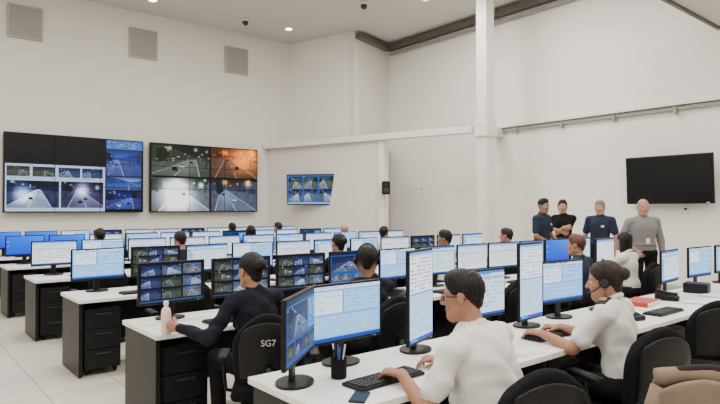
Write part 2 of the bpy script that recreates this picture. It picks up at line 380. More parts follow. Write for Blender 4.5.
# ------------------------------------------------------------------ desks
def desk_mesh(w,ped=True):
    b=MB(); b.add(rbox(w-.004,.72,.036,.005),WHT,TR(0,0,DZ-.018))
    for s in (-1,1): b.add(rbox(.035,.64,.70,.004),PANB,TR(s*(w/2-.03),0,.362))
    b.add(rbox(w-.1,.02,.5,.003),PANB,TR(0,.27,.46))
    b.add(rbox(w-.12,.12,.05,.004),DGR,TR(0,.2,.66))
    if ped:
        b.add(rbox(.34,.52,.58,.006),PANB,TR(-w/2+.24,-.02,.35))
        for i in range(3):
            b.add(rbox(.325,.018,.18,.004),PANB,TR(-w/2+.24,-.288,.16+i*.19)); b.add(rbox(.14,.014,.012,.003),DGR,TR(-w/2+.24,-.302,.21+i*.19))
        for sx in (-1,1):
            for sy in (-1,1): b.add(cyl(.025,.03,12),BLK,TR(-w/2+.24+sx*.13,-.02+sy*.2,.03)); b.add(cyl(.028,.02,12),BLK,TR(-w/2+.24+sx*.13-.01,-.02+sy*.2,.03)@RY(math.pi/2))
    for s in (-1,1):
        for sy in (-1,1): b.add(cyl(.02,.012,10),CHR,TR(s*(w/2-.03),sy*.26,0))
    return b.mesh('workstation_desk')
SEG=1.65; X0=1.45; dmesh=desk_mesh(SEG)
YF=[2.65+1.98*i for i in range(6)]
for i,yf in enumerate(YF):
    for k in range(4 if i else 5): obj('workstation_desk',dmesh,(X0+SEG*(k+.5),yf-.36,0))

# ------------------------------------------------------------------ keyboards, mice, phones ...
b=MB(); b.add(rbox(.44,.15,.018,.005),BLK,TR(0,0,.009))
for r in range(5):
    for c in range(19):
        if c in (13,): continue
        b.add(rbox(.018,.02,.01,.002),DGR if (c+r)%7 else BLK,TR(-.2+c*.0222,-.055+r*.026,.021))
kbm=b.mesh('keyboard')
b=MB(); v,f=ellip(.03,.055,.034); v=[(x,y,max(0,z)) for x,y,z in v]; b.add((v,f),BLK,smooth=True); b.add(tube([(0,.05,.01),(.01,.12,.006),(-.02,.2,.006)],.002,6),BLK); b.add(rbox(.006,.014,.01,.002),DGR,TR(0,.03,.028)); mom=b.mesh('computer_mouse')
def phone_mesh():
    b=MB(); b.add(rbox(.17,.2,.035,.01,2,warp=lambda x,y,z:(x,y,z+(.2*(y+.1) if z>0 else 0))),BLK,TR(0,0,.018))
    b.add(rbox(.045,.19,.03,.012,2,warp=lambda x,y,z:(x,y,z+1.2*y*y-.004)),BLK,TR(-.055,0,.075)@RX(.17))
    b.add(rbox(.07,.045,.004,.001),mat('phone_lcd',(.25,.35,.3),.2),TR(.03,.06,.068)@RX(.19))
    for r in range(4):
        for c in range(3): b.add(rbox(.016,.012,.006,.002),DGR,TR(.01+c*.022,-.06+r*.022,.048+r*.0044)@RX(.19))
    b.add(tube([(-.055,-.09,.05),(-.1,-.1,.02),(-.12,-.02,.01),(-.1,.06,.01),(-.06,.09,.02)],.004,6),BLK); return b.mesh('desk_phone')
phm=phone_mesh()

# ------------------------------------------------------------------ chair
def wb(x,y,z):
    k=max(0,z)/.22; return (x*(1-.22*k**2.2-.08*(min(0,z)/.22)**2),y+.55*x*x-.10*z+.22*z*z,z-(.10*(x/.23)**2*k))
def chair_mesh():
    b=MB()
    for k in range(5):
        a=2*math.pi*k/5+.3; c,s=math.cos(a),math.sin(a)
        b.add(tube([(0.03*c,.03*s,.105),(.16*c,.16*s,.095),(.29*c,.29*s,.075)],[.028,.022,.016]),BLK,smooth=True)
        for q in (-1,1): b.add(cyl(.027,.018,14),BLKM,TR(.29*c,.29*s,.028)@RZ(a+math.pi/2)@RY(math.pi/2)@TR(0,0,-.009+q*.014))
        b.add(cyl(.012,.05,10),BLK,TR(.29*c,.29*s,.03))
    b.add(cyl(.032,.14,16),BLK,TR(0,0,.08)); b.add(cyl(.02,.17,16),CHR,TR(0,0,.21)); b.add(rbox(.2,.24,.04,.01),BLK,TR(0,0,.365))
    b.add(rbox(.49,.47,.075,.035,5,warp=lambda x,y,z:(x,y,z-.012*(1-(x/.25)**2) + (-.05*max(0,y-.12)/.12*.5))),FABB,TR(0,0.02,.412),smooth=True)
    b.add(rbox(.46,.065,.45,.03,8,warp=wb),FABB,TR(0,-.265,.725),smooth=True)
    b.add(rbox(.37,.02,.36,.01,6,warp=wb),BLK,TR(0,-.303,.72),smooth=True)
    b.add(tube([(0,-.08,.37),(0,-.26,.385),(0,-.32,.46),(0,-.32,.62)],[.022,.024,.024,.02]),BLK,smooth=True)
    for s in (-1,1):
        b.add(tube([(s*.2,.03,.375),(s*.29,.03,.39),(s*.3,.0,.5),(s*.3,-.02,.62)],.014),BLK,smooth=True)
        b.add(rbox(.07,.25,.03,.013,3),BLK,TR(s*.3,0,.635),smooth=True)
    return b.mesh('office_chair')
chm=chair_mesh()
def put_chair(x,y,yaw=0): return obj('office_chair',chm,(x,y,0),yaw)

# ------------------------------------------------------------------ SDF figures
def V3(*a): return np.array(a,dtype=float)
def smin(a,b,k):
    h=np.clip(.5+.5*(b-a)/k,0,1); return b+(a-b)*h-k*h*(1-h)
class Fig:
    def __init__(s): s.G={}
    def grp(s,name,m,k,post=None): s.G[name]=dict(m=m,k=k,P=[],post=post)
    def c(s,g,a,b,ra,rb=None,flat=None,k=None): s.G[g]['P'].append(('c',V3(*a),V3(*b),ra,ra if rb is None else rb,flat,k))
    def e(s,g,c,r,R=None,k=None): s.G[g]['P'].append(('e',V3(*c),V3(*r),R if R is not None else np.eye(3),None,None,k))
    def build(s,mb,h):
        lo=V3(9,9,9);hi=-lo; bbs={}
        for g,G in s.G.items():
            bl=[]
            for p in G['P']:
                if p[0]=='c': r=max(p[3],p[4]); l=np.minimum(p[1],p[2])-r; u=np.maximum(p[1],p[2])+r
                else: r=np.abs(p[3])@p[2]; l=p[1]-r; u=p[1]+r
                bl.append((l,u)); lo=np.minimum(lo,l); hi=np.maximum(hi,u)
            bbs[g]=bl
        lo=lo-3*h-.012; n=np.ceil((hi+3*h+.012-lo)/h).astype(int)+1
        ax=[(lo[i]+h*np.arange(n[i])).astype(np.float32) for i in range(3)]
        tot=np.full(n,1.,np.float32); lab=np.zeros(n,np.int8)
        for gi,(g,G) in enumerate(s.G.items()):
            if not G['P']: continue
            gl=np.min([b_[0] for b_ in bbs[g]],0)-.05; gu=np.max([b_[1] for b_ in bbs[g]],0)+.05
            i0=np.maximum(0,((gl-lo)/h).astype(int)); i1=np.minimum(n,((gu-lo)/h).astype(int)+2)
            F=np.full(i1-i0,1.,np.float32)
            for p,(l,u) in zip(G['P'],bbs[g]):
                k=p[6] or G['k']; mg=k+.02
                j0=np.maximum(i0,((l-mg-lo)/h).astype(int)); j1=np.minimum(i1,((u+mg-lo)/h).astype(int)+2)
                X=ax[0][j0[0]:j1[0],None,None];Y=ax[1][None,j0[1]:j1[1],None];Z=ax[2][None,None,j0[2]:j1[2]]
                if p[0]=='c':
                    a,b_,ra,rb,fl=p[1:6]; d=b_-a; L=max(float(d@d),1e-9)
                    t=np.clip(((X-a[0])*d[0]+(Y-a[1])*d[1]+(Z-a[2])*d[2])/L,0,1)
                    qx=X-a[0]-t*d[0];qy=Y-a[1]-t*d[1];qz=Z-a[2]-t*d[2]
                    q2=qx*qx+qy*qy+qz*qz
                    if fl is not None:
                        f,k2=fl; dd=qx*f[0]+qy*f[1]+qz*f[2]; q2=q2+(k2*k2-1)*dd*dd
                    D=np.sqrt(q2)-(ra+(rb-ra)*t)
                    if fl is not None: D=D/ (1+.3*(fl[1]-1))
                else:
                    c,r,R=p[1],p[2],p[3]; x=X-c[0];y=Y-c[1];z=Z-c[2]
                    u_=[(R[0,i]*x+R[1,i]*y+R[2,i]*z)/r[i] for i in range(3)]
                    k0=np.sqrt(u_[0]**2+u_[1]**2+u_[2]**2); k1=np.sqrt((u_[0]/r[0])**2+(u_[1]/r[1])**2+(u_[2]/r[2])**2)+1e-6
                    D=k0*(k0-1)/k1
                sl=tuple(slice(j0[i]-i0[i],j1[i]-i0[i]) for i in range(3))
                F[sl]=smin(F[sl],D.astype(np.float32),k)
            if G['post']:
                X=ax[0][i0[0]:i1[0],None,None];Y=ax[1][None,i0[1]:i1[1],None];Z=ax[2][None,None,i0[2]:i1[2]]
                F=G['post'](X,Y,Z,F)
            sl=tuple(slice(i0[i],i1[i]) for i in range(3)); m=F<tot[sl]
            tot[sl]=np.where(m,F,tot[sl]); lab[sl]=np.where(m,gi,lab[sl])
        S=tot<0
        cnt=np.zeros(n-1,np.uint8)
        offs=[(i,j,k) for i in (0,1) for j in (0,1) for k in (0,1)]
        for o in offs: cnt+=S[o[0]:n[0]-1+o[0],o[1]:n[1]-1+o[1],o[2]:n[2]-1+o[2]]
        act=(cnt>0)&(cnt<8); idx=np.argwhere(act)
        vals=[tot[idx[:,0]+o[0],idx[:,1]+o[1],idx[:,2]+o[2]] for o in offs]
        acc=np.zeros((len(idx),3));c=np.zeros(len(idx))
        for a in range(8):
            for b_ in range(a+1,8):
                if sum(abs(offs[a][q]-offs[b_][q]) for q in range(3))!=1: continue
                va,vb=vals[a],vals[b_]; m=(va<0)!=(vb<0); t=np.where(m,va/np.where(m,va-vb,1),0)
                oa=V3(*offs[a]);ob=V3(*offs[b_]); acc+=np.where(m[:,None],oa+t[:,None]*(ob-oa),0); c+=m
        P=(idx+acc/c[:,None])*h+lo
        vid=np.full(n-1,-1,np.int64); vid[act]=np.arange(len(idx))
        Q=[];ML=[]
        for a in range(3):
            b_,cc=(a+1)%3,(a+2)%3
            s0=[slice(None)]*3;s1=[slice(None)]*3; s0[a]=slice(0,-1);s1[a]=slice(1,None)
            for q in (b_,cc): s0[q]=slice(1,-1); s1[q]=slice(1,-1)
            d=S[tuple(s0)]!=S[tuple(s1)]; e=np.argwhere(d); e[:,b_]+=1; e[:,cc]+=1
            def g(db,dc):
                x=e.copy(); x[:,b_]+=db; x[:,cc]+=dc; return vid[x[:,0],x[:,1],x[:,2]]
            q=np.stack([g(-1,-1),g(0,-1),g(0,0),g(-1,0)],1)
            ins=S[e[:,0],e[:,1],e[:,2]]; q[~ins]=q[~ins][:,::-1]
            e2=e.copy(); e2[:,a]+=(~ins); Q.append(q); ML.append(lab[e2[:,0],e2[:,1],e2[:,2]])
        Q=np.concatenate(Q);ML=np.concatenate(ML)
        o=len(mb.V); mb.V.extend(P.tolist()); mb.F.extend([tuple(r) for r in (Q+o).tolist()])
        ms=[]
        for G in s.G.values():
            if G['m'] not in mb.mats: mb.mats.append(G['m'])
            ms.append(mb.mats.index(G['m']))
        mb.MI.extend(np.array(ms)[ML].tolist()); mb.SM.extend([True]*len(Q)); mb.C.extend([(0,0,0)]*len(Q))

def nrm(v): v=np.array(v,float); return v/np.linalg.norm(v)
def cloth(name,c,rough=.85): return mat(name,c,rough,bump=.15,bscale=90,var=.05,spec=.2)
SK={'tan':mat('skin_tan',(.33,.16,.10),.5,var=.08,spec=.35,bscale=25),'fair':mat('skin_fair',(.44,.24,.165),.5,var=.08,spec=.35,bscale=25),'brown':mat('skin_brown',(.22,.105,.062),.5,var=.08,spec=.35,bscale=25)}
HR={'black':mat('hair_black',(.004,.0035,.0035),.5,bump=.6,bscale=150,spec=.25,var=.3),'brown':mat('hair_brown',(.016,.009,.006),.5,bump=.6,bscale=150,spec=.3,var=.3),'grey':mat('hair_grey',(.20,.19,.18),.6,bump=.5,bscale=150,var=.25),'red':mat('hair_auburn',(.07,.02,.01),.5,bump=.5,bscale=150,var=.3)}
TOPS={'white':cloth('shirt_white',(.68,.66,.645)),'navy':cloth('sweater_navy',(.006,.007,.014)),'police':cloth('uniform_blue',(.022,.03,.055)),'grey':cloth('shirt_grey',(.22,.205,.21)),'black':cloth('shirt_black',(.006,.006,.007)),'blue':cloth('shirt_light_blue',(.3,.42,.6))}
BOT={'black':cloth('trousers_black',(.006,.006,.007)),'navy':cloth('trousers_navy',(.008,.01,.02))}
LIP=mat('lips',(.27,.09,.07),.45); EYW=mat('eye_white',(.6,.58,.55),.2); IRIS=mat('iris_dark',(.02,.012,.01),.15); SHOE=mat('shoe_leather',(.008,.007,.007),.3)

def person(name,loc,yaw=0,pose='sit',lean=.12,side=0.,hands='type',hyaw=0.,hpitch=0.,htilt=0.,hair='short',hc='black',sk='tan',top='white',bot='black',sleeve='short',w=1.,h=.012,female=False,tall=1.,acc=(),hz=0.,grip=None,belly=0.):
    f=Fig(); skin=SK[sk]
    f.grp('skin',skin,.016); f.grp('fingers',skin,.004)
    def folds(X,Y,Z,D):
        a=np.sin(31*Z+14*X+4*np.sin(9*X+8*Y)); b2=np.sin(52*(X*.7+Y)+19*Z+3*np.sin(15*Z)); c2=np.sin(24*Z-22*np.abs(X)+2*np.sin(11*Y))
        return D+.005*a+.003*b2+.007*np.maximum(0,c2)**2
    f.grp('top',TOPS[top],.028,folds if h<.01 else None)
    f.grp('collar',TOPS[top],.006)
    f.grp('bottom',BOT[bot],.03); f.grp('shoes',SHOE,.02); f.grp('belt',SHOE,.01)
    sit=pose=='sit'
    P=V3(0,0,.56 if sit else .93*tall+.02); cl,sl=math.cos(lean),math.sin(lean)
    up=nrm((side,sl,cl)); fw=nrm((0,cl,-sl)); rt=nrm(np.cross(fw,up))
    T=lambda l,x=0,y=0: P+up*l+rt*x*w+fw*y
    LT=tall if not sit else 1.
    f.e('top',T(.07),(.158*w,.118,.13)); f.c('top',T(.08),T(.33),.138*w,.162*w,(fw,1.42))
    if belly: f.e('top',T(.14,0,.04),(.165*w,.13+belly,.15))
    f.e('top',T(.33,0,.0),(.165*w,.112,.14)); N=T(.485,0,-.005); sx=.172
    shR,shL=T(.425,sx,-.01),T(.425,-sx,-.01)
    f.c('top',T(.43,-.13,-.015),T(.43,.13,-.015),.06,.06)
    for s_ in (shR,shL): f.c('top',N+up*-.02,s_,.05,.054)
    f.c('top',N-up*.03,N+up*.005,.07,.06)
    if top in('white','police','grey'):
        for k in range(9):
            a2=2*math.pi*(k+1)/10+math.pi*.62; a=2*math.pi*k/10+math.pi*.62
            q1=N+rt*.061*math.cos(a)+fw*.061*math.sin(a)+up*(.012-.02*math.sin(a)); q2=N+rt*.061*math.cos(a2)+fw*.061*math.sin(a2)+up*(.012-.02*math.sin(a2))
            f.c('collar',q1,q2,.014,.014)
    if female:
        for q in (-1,1): f.e('top',T(.285,q*.075,.085),(.055,.05,.055))
    f.e('bottom',P+V3(0,-.01,-.01),(.17*w,.13,.105))
    if not sit: f.e('belt',P+V3(0,0,.09),(.163*w,.126,.022))
    for q in (-1,1):
        if sit:
            hp,kn,an=V3(q*.09,0,.53),V3(q*.12,.40,.53),V3(q*.12,.36,.1)
            f.c('bottom',hp,kn,.078,.062)
        else:
            hp,kn,an=V3(q*.092,0,P[2]-.04),V3(q*.105,.015,.5*LT),V3(q*.115,-.015,.1); f.c('bottom',hp,kn,.092,.064)
        f.c('bottom',kn,an+V3(0,0,-.01),.062,.05); f.c('skin',an,an-V3(0,0,.03),.035)
        f.c('shoes',an+V3(0,-.03,-.055),an+V3(q*.01,.15,-.062),.042,.034)
    if hands=='type': tg=[(V3(.15,.50,.80),V3(-.2,1,-.05),V3(0,0,-1)),(V3(-.15,.50,.80),V3(.2,1,-.05),V3(0,0,-1))]
    elif hands=='down': tg=[(V3(.25,.05,P[2]-.11),V3(0,.15,-1),V3(-1,0,0)),(V3(-.25,.05,P[2]-.11),V3(0,.15,-1),V3(1,0,0))]
    elif hands=='hips': tg=[(V3(.17,.09,P[2]+.02),V3(-.6,.4,-.7),V3(-.6,-.6,0)),(V3(-.25,.05,P[2]-.11),V3(0,.15,-1),V3(1,0,0))]
    elif hands=='front': tg=[(V3(.10,.19,P[2]+.03),V3(-1,.15,-.3),V3(0,-1,0)),(V3(-.10,.22,P[2]+.05),V3(1,.1,-.3),V3(0,-1,0))]
    elif hands=='cross': tg=[(V3(-.10,.2,P[2]+.27),V3(-1,-.1,.1),V3(0,-1,0)),(V3(.10,.24,P[2]+.25),V3(1,-.1,.1),V3(0,-1,0))]
    else: tg=hands
    for q,S_,(W,hd,pn) in ((1,shR,tg[0]),(-1,shL,tg[1])):
        W=V3(*W); L1,L2=.285,.25; d=W-S_; D=np.linalg.norm(d)
        if D>.525: W=S_+d/D*.525; d=W-S_; D=.525
        u=d/D; a=(L1*L1-L2*L2+D*D)/(2*D); hh=math.sqrt(max(0,L1*L1-a*a))
        pole=V3(q*.55,-.35,-1.); pole=nrm(pole-u*(pole@u)); E=S_+u*a+pole*hh
        f.c('skin',S_,E,.044,.038); f.c('skin',E,W,.041,.026,k=.02)
        if sleeve=='short': f.c('top',S_,S_+(E-S_)*.68,.06,.062)
        else: f.c('top',S_,E,.057,.05); f.c('top',E,W-nrm(W-E)*.015,.05,.036)
        hd=nrm(hd); pn=V3(*pn); pn=nrm(pn-hd*(pn@hd)); sd=np.cross(pn,hd)
        th=sd*( -1 if (sd@V3(-q,0,0))<0 else 1)
        if grip is not None and grip[0]==q: th=nrm(V3(0,0,1)-hd*hd[2])
        f.c('skin',W,W+hd*.082,.031,.037,(pn,1.9),k=.012)
        curl=(.25,.45,.4) if not(grip is not None and grip[0]==q) else (.7,.9,.7)
        if isinstance(hands,str) and hands in('down','hips'): curl=(.3,.5,.5)
        for i in range(4):
            o=(.031-.0215*i); ln=(.9,1.,.95,.78)[i]
            p=W+hd*(.078-.004*abs(i-1))+th*o; dirv=nrm(hd+th*(.08*(1.5-i))); ang=0; rr=.0092
            for sg,(L,cu) in enumerate(zip((.042,.027,.022),curl)):
                ang+=cu*(1+.1*i); dd=nrm(dirv*math.cos(ang)+pn*math.sin(ang)); p2=p+dd*L*ln
                f.c('fingers',p,p2,rr,rr*.9); p=p2; rr*=.92
        p=W+hd*.022+th*.024; d1=nrm(hd*.75+th*.65+pn*.35); p2=p+d1*.042; f.c('skin',p,p2,.014,.0115,k=.01)
        d2=nrm(hd*.95+th*.2+pn*.4); f.c('fingers',p2,p2+d2*.032,.0112,.009)
    Hc=N+V3(side*.1,.028+.10*sl,.150+hz)
    Rm=(Matrix.Rotation(hyaw,3,'Z')@Matrix.Rotation(hpitch,3,'X')@Matrix.Rotation(htilt,3,'Y')); R=np.array(Rm)
    H=lambda x,y,z: Hc+R@V3(x,y,z)
    nr=.052 if female else .057
    f.c('skin',N-up*.04,H(0,-.022,-.05),nr,nr-.004,k=.03)
    f.e('skin',H(0,-.012,.032),(.073,.093,.084),R,k=.02); f.e('skin',H(0,.016,-.04),(.060,.070,.078),R,k=.03)
    f.c('skin',H(-.014,.058,-.098),H(.014,.058,-.098),.023,k=.03)
    for q in (-1,1): f.c('skin',H(q*.055,.0,-.06),H(q*.022,.052,-.095),.018,.018,k=.03)
    f.c('skin',H(0,.083,.012),H(0,.103,-.03),.007,.0125,k=.008); f.c('skin',H(-.012,.090,-.033),H(.012,.090,-.033),.009,k=.008)
    f.c('skin',H(-.04,.068,.022),H(.04,.068,.022),.013,k=.012)
    for q in (-1,1):
        f.e('skin',H(q*.038,.058,-.03),(.022,.018,.022),R,k=.02)
        f.e('skin',H(q*.078,-.006,-.008),(.011,.020,.032),R,k=.006)
    f.grp('lips',LIP,.004); f.c('lips',H(-.02,.082,-.062),H(.02,.082,-.062),.0085,.0085,(R@V3(0,0,1),1.2))
    f.grp('eyes',EYW,.003); f.grp('iris',IRIS,.003)
    for q in (-1,1): f.e('eyes',H(q*.031,.069,.0),(.015,.012,.010),R); f.e('iris',H(q*.031,.078,.0),(.0065,.005,.0065),R)
    f.grp('brows',HR[hc] if hair!='bald' else HR['grey'],.003)
    for q in (-1,1): f.c('brows',H(q*.018,.083,.022),H(q*.048,.070,.021),.0045,.0035)
    def hcut(X,Y,Z,D):
        x,y,z=X-Hc[0],Y-Hc[1],Z-Hc[2]
        lx=R[0,0]*x+R[1,0]*y+R[2,0]*z; ly=R[0,1]*x+R[1,1]*y+R[2,1]*z; lz=R[0,2]*x+R[1,2]*y+R[2,2]*z
        face=(ly*.78-lz*.62)-.020
        D=D+.0022*np.sin(150*lx+30*np.sin(20*ly))
        if hair=='long': face=np.minimum(face,np.maximum(.062-np.abs(lx)+0*ly,(ly-.03)))
        if hair!='long': face=np.maximum(face,.034-np.sqrt((ly+.0)**2+(lz+.018)**2))
        if hair=='bald': D=np.maximum(D,lz-.03)
        if hair in('short','bald'): D=np.maximum(D,-.066-lz)
        return np.maximum(D,face)
    f.grp('hair',HR[hc],.02,hcut)
    t=.0 if hair!='bald' else -.006
    if hair=='short': f.e('hair',H(0,-.016,.040),(.081,.099,.090),R); f.e('hair',H(0,.02,.085),(.06,.06,.045),R); f.c('hair',H(0,-.055,.0),H(0,-.058,-.04),.052,.038)
    else: f.e('hair',H(0,-.018,.040),(.083+t,.100+t,.090+t),R); f.c('hair',H(0,-.055,.0),H(0,-.06,-.045),.055+t,.042+t)
    if hair=='bun':
        f.e('hair',H(0,-.115,.035),(.045,.04,.042),R,k=.01)
    if hair=='long':
        for q in (-1,0,1): f.c('hair',H(q*.055,-.04,.02),H(q*.062,-.055,-.17),.042,.03)
    mb=MB(); f.build(mb,h)
    HM=Matrix.Translation(Hc)@Rm.to_4x4()
    if 'glasses' in acc:
        for q in (-1,1):
            pts=[(q*.033+.025*math.cos(a),.093,.0+.017*math.sin(a)) for a in [2*math.pi*i/14 for i in range(15)]]
            mb.add(tube(pts,.0024,6),BLK,HM); mb.add(tube([(q*.058,.093,.005),(q*.079,.06,.006),(q*.084,-.01,.004),(q*.082,-.03,-.012)],.0028,6),BLK,HM)
        mb.add(tube([(-.009,.094,.003),(0,.097,.006),(.009,.094,.003)],.002,6),BLK,HM)
    if 'headset' in acc:
        pts=[(.088*math.cos(a),-.012,.018+.118*math.sin(a)) for a in [math.pi*i/16 for i in range(17)]]
        mb.add(tube(pts,.006,8),BLK,HM,smooth=True)
        for q in (-1,1): mb.add(cyl(.032,.022,20),BLKM,HM@TR(q*.080,-.008,-.004)@RY(q*math.pi/2)); mb.add(cyl(.024,.008,20),DGR,HM@TR(q*.101,-.008,-.004)@RY(q*math.pi/2))
        mb.add(tube([(-.098,.0,-.012),(-.092,.05,-.045),(-.06,.095,-.065),(-.03,.108,-.066)],.0035,6),BLK,HM); mb.add(ellip(.009,.009,.009,8,6),BLKM,HM@TR(-.028,.109,-.066))
    if 'epaulettes' in acc:
        EP=mat('epaulette_navy',(.006,.008,.02),.7)
        for q,s_ in ((1,shR),(-1,shL)):
            p=s_+up*.066; mb.add(rbox(.115,.055,.012,.004),EP,Matrix.Translation(p-rt*q*.035+up*.008)@RY(q*.25))
            for k in range(3): mb.add(rbox(.007,.04,.004,.001),mat('gold_braid',(.6,.45,.15),.4),Matrix.Translation(p-rt*q*(.012+.018*k)+up*(.015+.0045*k))@RY(q*.25))
    if 'badge' in acc:
        mb.add(rbox(.05,.004,.035,.002),WHT,Matrix.Translation(T(.33,-.07,.118)))
        mb.add(rbox(.006,.06,.05,.002),mat('arm_patch',(.5,.4,.12),.6),Matrix.Translation(shL+V3(-.056,0,-.06)))
    if 'lanyard' in acc:
        a=T(.46,-.05,.06); c=T(.2,0,.125); d=T(.46,.05,.06); mb.add(tube([a,c,d],.004,6),mat('lanyard_blue',(.03,.1,.4),.6)); mb.add(rbox(.055,.005,.08,.003),WHT,Matrix.Translation(c-up*.04+fw*.006))
    return obj(name,mb,loc,yaw)

# ================================================================== layout
put_mon(MONFA,1.60,2.37,math.radians(40)); put_mon(MONF,1.985,2.52,math.radians(2))
put_mon(MONP[0],2.52,2.46,math.radians(20)); put_mon(MON['sheet'][0],3.10,2.48,0)
put_mon(MONP[1],3.66,2.46,math.radians(6)); put_mon(MON['app'][1],4.15,2.50,math.radians(-3))
put_mon(MONP[0],4.74,2.46,math.radians(4)); put_mon(MON['sheet'][0],6.12,2.50,math.radians(6)); put_mon(MON['app'][0],6.88,2.50,math.radians(-3)); put_mon(MON['sheet'][1],7.6,2.5)
kinds=['sheet','app','white','sheet','cams','white','sheet','white','cam1','app']
for i in range(1,6):
    n=0; x=1.77
    while x<7.95:
        if i==1: k=['X','cams','cams','cam1','app','sheet','white','white','sheet','blue','sheet','app'][n]
        elif i>=4 and n<2: k='blue'
        else: k=kinds[(n*3+i*5+RN.integers(0,2))%10]
        me=MONFC if k=='X' else MON[k][RN.integers(0,2)]
        put_mon(me,x,YF[i]-.2,math.radians(3 if n%2==0 else -3)+RN.uniform(-.05,.05)); x+=.605; n+=1
for i in range(1,6):
    for k in range(5):
        x=2.1+1.25*k
        obj('keyboard',kbm,(x,YF[i]-.56,DZ),RN.uniform(-.06,.06)); obj('computer_mouse',mom,(x+.3,YF[i]-.56,DZ))
        if k%2: obj('desk_phone',phm,(x+.58,YF[i]-.45,DZ),RN.uniform(-.3,.3))
obj('keyboard',kbm,(1.95,2.16,DZ),.05); obj('computer_mouse',mom,(2.52,2.12,DZ),0)
obj('keyboard',kbm,(3.48,2.2,DZ),0); obj('computer_mouse',mom,(3.82,2.14,DZ))
obj('keyboard',kbm,(5.0,2.10,DZ),0); obj('desk_phone',phm,(5.75,2.38,DZ),.3); obj('desk_phone',phm,(4.5,2.16,DZ),-.3); obj('desk_phone',phm,(7.15,2.15,DZ),.3)
b=MB(); b.add(rbox(.075,.15,.009,.004),BLK,TR(0,0,.0045)); b.add(rbox(.068,.138,.001,.0004),mat('phone_glass',(.005,.005,.007),.3,spec=.25),TR(0,0,.0095)); obj('smartphone',b,(1.68,2.03,DZ),-.9)
b=MB(); b.add(lathe([(.036,0),(.04,.005),(.042,.10),(.038,.10),(.036,.01)],20),BLKM,smooth=False)
for i in range(6):
    a=i*1.05; b.add(tube([(.01*math.cos(a),.01*math.sin(a),.012),(.034*math.cos(a),.034*math.sin(a),.15+.01*(i%3))],.004,6),[BLK,mat('pen_blue',(.03,.08,.4),.4),mat('pen_white',(.7,.7,.7),.4)][i%3])
obj('pen_cup',b,(1.80,2.34,DZ))
RED=mat('red_cover',(.42,.035,.02),.4)
b=MB(); b.add(rbox(.34,.22,.04,.004),RED,TR(0,0,.02)); b.add(rbox(.328,.212,.03,.002),WHT,TR(.004,-.006,.02)); obj('red_binder',b,(5.3,2.42,DZ),.1)
b=MB()
for i in range(5): b.add(rbox(.21,.297,.0015,.0005),WHT,TR(RN.uniform(-.02,.02),RN.uniform(-.02,.02),.001+i*.0018)@RZ(RN.uniform(-.2,.2)))
pap=b.mesh('paper_stack')
for p in ((4.25,2.12,.2),(6.35,2.13,-.1),(2.95,2.14,.1),(5.8,2.10,.3)): obj('paper_stack',pap,(p[0],p[1],DZ),p[2])
b=MB(); b.add(rbox(.36,.3,.16,.02,3),mat('printer_grey',(.25,.25,.26),.5),TR(0,0,.08),smooth=False); b.add(rbox(.3,.2,.02,.005),BLK,TR(0,-.02,.165)); b.add(rbox(.28,.12,.01,.003),BLK,TR(0,-.2,.04)@RX(.15)); b.add(rbox(.22,.1,.002,.001),WHT,TR(0,-.19,.05)@RX(.15))
obj('desktop_printer',b,(8.1,2.32,DZ),.1)
b=MB(); b.add(rbox(.2,.22,.10,.006),BLK,TR(0,0,.05)); b.add(rbox(.18,.005,.08,.002),DGR,TR(0,-.112,.05)); obj('radio_unit',b,(6.5,2.40,DZ),.2)

# foreground chairs
put_chair(2.24,1.60,math.radians(-25)); put_chair(3.47,1.68,math.radians(-20)); put_chair(4.92,1.72,math.radians(-55)); JX,JY,JA=2.87,.99,math.radians(-72); put_chair(JX,JY,JA); put_chair(5.9,1.45,math.radians(-20)); put_chair(7.1,1.5,.2)
JM=cloth('jacket_beige',(.20,.15,.11)); JD=cloth('jacket_trim_dark',(.02,.014,.013))
def jw(x,y,z):
    X,Y,Z=wb(x,y,z*.95); k=1+.015*math.sin(20*x+9*z)
    return (X*1.06*k,Y+.008*math.sin(26*x+10*z)+.005*math.sin(55*x-17*z),Z)
b=MB()
b.add(rbox(.47,.04,.40,.018,14,warp=jw),JM,TR(0,-.335,.735),smooth=True)
b.add(rbox(.44,.03,.26,.013,12,warp=jw),JM,TR(0,-.218,.80),smooth=True)
pts=[(x,-.275+.5*x*x-.018,.935-.9*abs(x)**2-.06*abs(x)) for x in [-.20+.02857*i for i in range(15)]]
b.add(tube(pts,[.038+.004*math.cos(i*.9) for i in range(15)],12),JM,smooth=True)
b.add(tube([(x*.7,y-.012,z+.026+.2*x*x) for x,y,z in pts],.020,10),JD,smooth=True)
for s in (-1,1): b.add(tube([(s*.19,-.30,.86),(s*.215,-.32,.76),(s*.215,-.335,.62),(s*.2,-.35,.52)],[.036,.040,.038,.032],12),JM,smooth=True)
b.add(rbox(.42,.045,.03,.012,6,warp=lambda x,y,z:(x,y+.5*x*x,z)),JD,TR(0,-.335,.545),smooth=True)
obj('draped_jacket',b,(JX,JY,0),JA)

